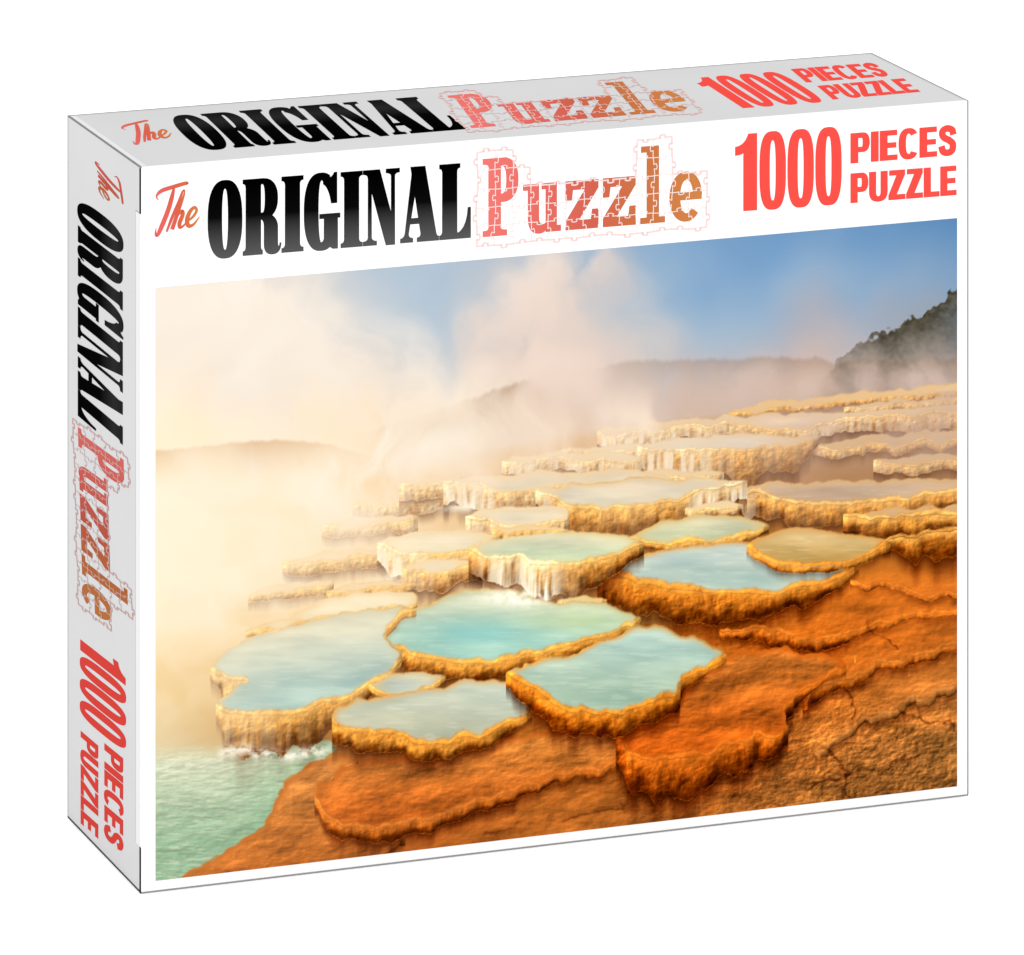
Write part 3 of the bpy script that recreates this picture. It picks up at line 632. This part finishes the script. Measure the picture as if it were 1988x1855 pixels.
# middle and front pools
terrace([(913, 1065), (980, 1044), (1080, 1033), (1180, 1033), (1245, 1052)], [(913, 1072), (945, 1084), (985, 1084), (1005, 1080), (1028, 1096), (1080, 1099), (1140, 1091), (1200, 1078), (1245, 1060)],
        [(913, 40), (960, 52), (1000, 58), (1020, 66), (1100, 68), (1170, 54), (1190, 35), (1245, 20)], (184, 202, 160), (222, 218, 184), fall=[(913, .15), (950, .75), (980, 1), (1000, .8), (1030, 1), (1062, 1), (1090, .45), (1140, .12), (1245, .05)], rw=8, warp=4)
terrace([(1085, 1168), (1130, 1158), (1175, 1165)], [(1085, 1173), (1130, 1178), (1175, 1172)], 8, (206, 196, 150), rw=5)
terrace([(748, 1222), (790, 1195), (815, 1180), (870, 1160), (940, 1140), (1010, 1150), (1080, 1168), (1170, 1172), (1245, 1200)], [(745, 1232), (752, 1250), (785, 1264), (825, 1274), (855, 1286), (920, 1289), (985, 1284), (1060, 1268), (1130, 1248), (1200, 1228), (1250, 1206)],
        [(745, 25), (800, 34), (850, 36), (920, 36), (985, 34), (1050, 30), (1130, 22), (1250, 8)], (152, 198, 184), (204, 214, 182), rw=9, warp=6, rim=(234, 160, 68))
e = np.exp(-((U-930)/105)**2-((V-1226)/28)**2)*.5
mixin(e, (122, 194, 192))
e = np.exp(-((U-1125)/110)**2-((V-1205)/22)**2)*.42
mixin(e, (186, 198, 134))
blob(1005, 1160, 66, 17, 1.05, (255, 248, 228), 181)
terrace(None, None, [(408, 26), (428, 34), (436, 74), (520, 78), (600, 74), (640, 60), (690, 34), (740, 12), (785, 8)], (162, 196, 190), (214, 216, 194), rw=9, warp=6, rim=(238, 172, 84), ao=.25,
        fall=[(430, .45), (520, .3), (600, .1)], cliff=((226, 156, 68), (102, 50, 10)),
        polygon=[(412, 1292), (440, 1260), (500, 1235), (570, 1212), (650, 1193), (730, 1183), (808, 1182), (765, 1210), (748, 1238), (778, 1270), (768, 1298), (735, 1320), (692, 1348), (640, 1368), (560, 1386), (480, 1387), (438, 1378), (426, 1358), (446, 1340), (484, 1324), (450, 1324), (416, 1312)])
fo = np.exp(-((V-1463-7*np.sin(U/27)-8*(fbm(U/20, V*0, 172, 3)-.5))/11)**2)*sm((U-405)/40)*sm((655-U)/40)*np.clip(2.0*fbm(U/11, V/7, 171, 4)-.2, 0, 1)
mixin(np.clip(fo, 0, 1)*.9, (255, 249, 232))
terrace([(722, 1330), (760, 1310), (820, 1302), (862, 1315)], [(722, 1338), (760, 1350), (810, 1348), (862, 1322)], 9, (176, 190, 180), (192, 194, 176), rw=7)
terrace([(652, 1385), (690, 1362), (760, 1348), (850, 1335), (905, 1315), (985, 1325), (1012, 1345), (1022, 1378)], [(650, 1392), (668, 1414), (720, 1426), (775, 1431), (805, 1446), (850, 1448), (910, 1434), (970, 1414), (1024, 1388)],
        [(650, 38), (720, 38), (780, 38), (820, 36), (900, 28), (960, 24), (1024, 12)], (190, 188, 158), (178, 194, 182), rw=9, warp=6, rim=(226, 148, 58))
terrace([(988, 1300), (1080, 1275), (1170, 1245), (1250, 1212), (1300, 1222), (1370, 1248), (1405, 1272)], [(985, 1312), (1015, 1332), (1042, 1344), (1062, 1364), (1100, 1379), (1150, 1389), (1210, 1385), (1270, 1369), (1318, 1348), (1330, 1320), (1372, 1298), (1408, 1280)],
        [(985, 26), (1040, 44), (1080, 46), (1170, 44), (1250, 38), (1315, 34), (1332, 18), (1408, 8)], (164, 184, 158), (158, 196, 190), rw=11, warp=6, rim=(226, 140, 48), cliff=((214, 124, 38), (94, 40, 6)))
# low sun: warm, contrasty foreground
gm = (np.clip((U-450)/600, 0, 1)*sm((V-900)/200))[..., None]*.19
img = img+gm*(img-np.array([166, 136, 106.]))
# drifting steam over the terraces
ma = lat([[.8, .76, .70, .54, .44, .5, .5], [.80, .76, .64, .42, .26, .34, .42], [.84, .72, .48, .24, .12, .2, .18], [.84, .62, .30, .10, .03, .03, .03],
          [.78, .48, .17, .05, .02, 0, 0], [.54, .22, .06, .02, 0, 0, 0], [.34, .08, .03, 0, 0, 0, 0], [.18, .04, 0, 0, 0, 0, 0], [.04, 0, 0, 0, 0, 0, 0], [0, 0, 0, 0, 0, 0, 0]], GR, U+wu*.5, V+wv*.3)[..., 0]
ma = blur(ma, 14)
ma = np.clip(ma*(1+(fbm(U/110+wu/120, V/70, 191, 5)-.5)*1.2), 0, .93)*ga
mc_ = blur(lat([[(255, 241, 215), (254, 234, 200), (247, 221, 190), (235, 207, 180), (220, 188, 164), (205, 172, 154), (194, 162, 146)],
           [(255, 241, 214), (255, 236, 206), (251, 228, 196), (243, 213, 177), (229, 195, 160), (212, 174, 144), (198, 160, 132)],
           [(254, 234, 198), (252, 229, 192), (248, 220, 178), (242, 208, 164), (226, 184, 136), (202, 154, 114), (192, 144, 104)]], [780, 1000, 1700], U, V), 14)
img = img*(1-ma[..., None])+mc_*ma[..., None]
puffs(6, [(340, 970), (480, 960), (620, 960), (760, 920), (880, 890)], 50, 40, (40, 95), .28, (255, 251, 240), (247, 221, 188))
puffs(7, [(860, 920), (1000, 880), (1130, 850), (1260, 810)], 34, 24, (30, 75), .27, (255, 239, 219), (230, 202, 174))
puffs(8, [(320, 1120), (400, 1180), (520, 1120), (640, 1060)], 50, 22, (40, 90), .18, (255, 247, 228), (249, 225, 192))
puffs(9, [(1480, 880), (1600, 880), (1700, 860), (1850, 840)], 28, 20, (40, 80), .18, (218, 188, 166), (184, 152, 130))
img = img+.32*(img-blur(img, 1.3))
img = np.clip(img, 0, 255)

# picture sheet: a fine grid on the front panel that carries the printed colours
tl, br_ = on_front(302, 562), on_front(1858, 1527); tr_, bl_ = on_front(1858, 421), on_front(302, 1710)
px0 = (tl[0]+bl_[0])/2; px1 = (br_[0]+tr_[0])/2; pz1 = (tl[1]+tr_[1])/2; pz0 = (br_[1]+bl_[1])/2
NX, NZ = 980, 780
gx_ = np.linspace(px0, px1, NX); gz_ = np.linspace(pz0, pz1, NZ)
GX, GZ = np.meshgrid(gx_, gz_)
PT = np.stack([GX, np.full_like(GX, Y0-.0001), GZ], -1)
pu, pv = project(PT, p)
fu = np.clip((pu-us[0])/S, 0, len(us)-1.001); fv = np.clip((pv-vv[0])/S, 0, len(vv)-1.001)
iu = fu.astype(int); iv = fv.astype(int); a = (fu-iu)[..., None]; b = (fv-iv)[..., None]
colr = (img[iv, iu]*(1-a)+img[iv, iu+1]*a)*(1-b)+(img[iv+1, iu]*(1-a)+img[iv+1, iu+1]*a)*b
rgba = np.ones((NX*NZ, 4), np.float32); rgba[:, :3] = lin(colr.reshape(-1, 3))/1.25
me = bpy.data.meshes.new('landscape_picture')
me.vertices.add(NX*NZ); me.vertices.foreach_set('co', PT.reshape(-1).astype(np.float32))
idx = np.arange(NX*NZ).reshape(NZ, NX)
quads = np.stack([idx[:-1, :-1], idx[:-1, 1:], idx[1:, 1:], idx[1:, :-1]], -1).reshape(-1, 4)
me.loops.add(quads.size); me.loops.foreach_set('vertex_index', quads.reshape(-1).astype(np.int32))
me.polygons.add(len(quads)); me.polygons.foreach_set('loop_start', (np.arange(len(quads))*4).astype(np.int32))
me.update(calc_edges=True)
ca = me.color_attributes.new('print_colour', 'FLOAT_COLOR', 'POINT'); ca.data.foreach_set('color', rgba.reshape(-1))
mp = bpy.data.materials.new('printed_picture'); mp.use_nodes = True
b_ = mp.node_tree.nodes['Principled BSDF']; at = mp.node_tree.nodes.new('ShaderNodeAttribute'); at.attribute_name = 'print_colour'
mp.node_tree.links.new(at.outputs['Color'], b_.inputs['Base Color'])
b_.inputs['Roughness'].default_value = .5; b_.inputs['Specular IOR Level'].default_value = 0
pic = link('landscape_picture', me, mp, front)
pic['label'] = 'printed picture of steaming orange hot spring terraces with turquoise pools'

# ------------------------------------------------------------------ light: a white tent and an unseen soft front lamp added for modelling
w = bpy.data.worlds.new('World'); scene.world = w; w.use_nodes = True
bg = w.node_tree.nodes['Background']; bg.inputs['Color'].default_value = (1, 1, 1, 1); bg.inputs['Strength'].default_value = 1.2
la = bpy.data.lights.new('added_front_lamp', 'AREA'); la.shape = 'RECTANGLE'; la.size = 1.2; la.size_y = 1.2; la.energy = 2.0
lo = bpy.data.objects.new('added_front_lamp', la); COL.objects.link(lo); lo.location = (1.1, -2.2, 1.3)
lo.rotation_euler = (Vector((0, 0, .12))-Vector(lo.location)).to_track_quat('-Z', 'Y').to_euler()
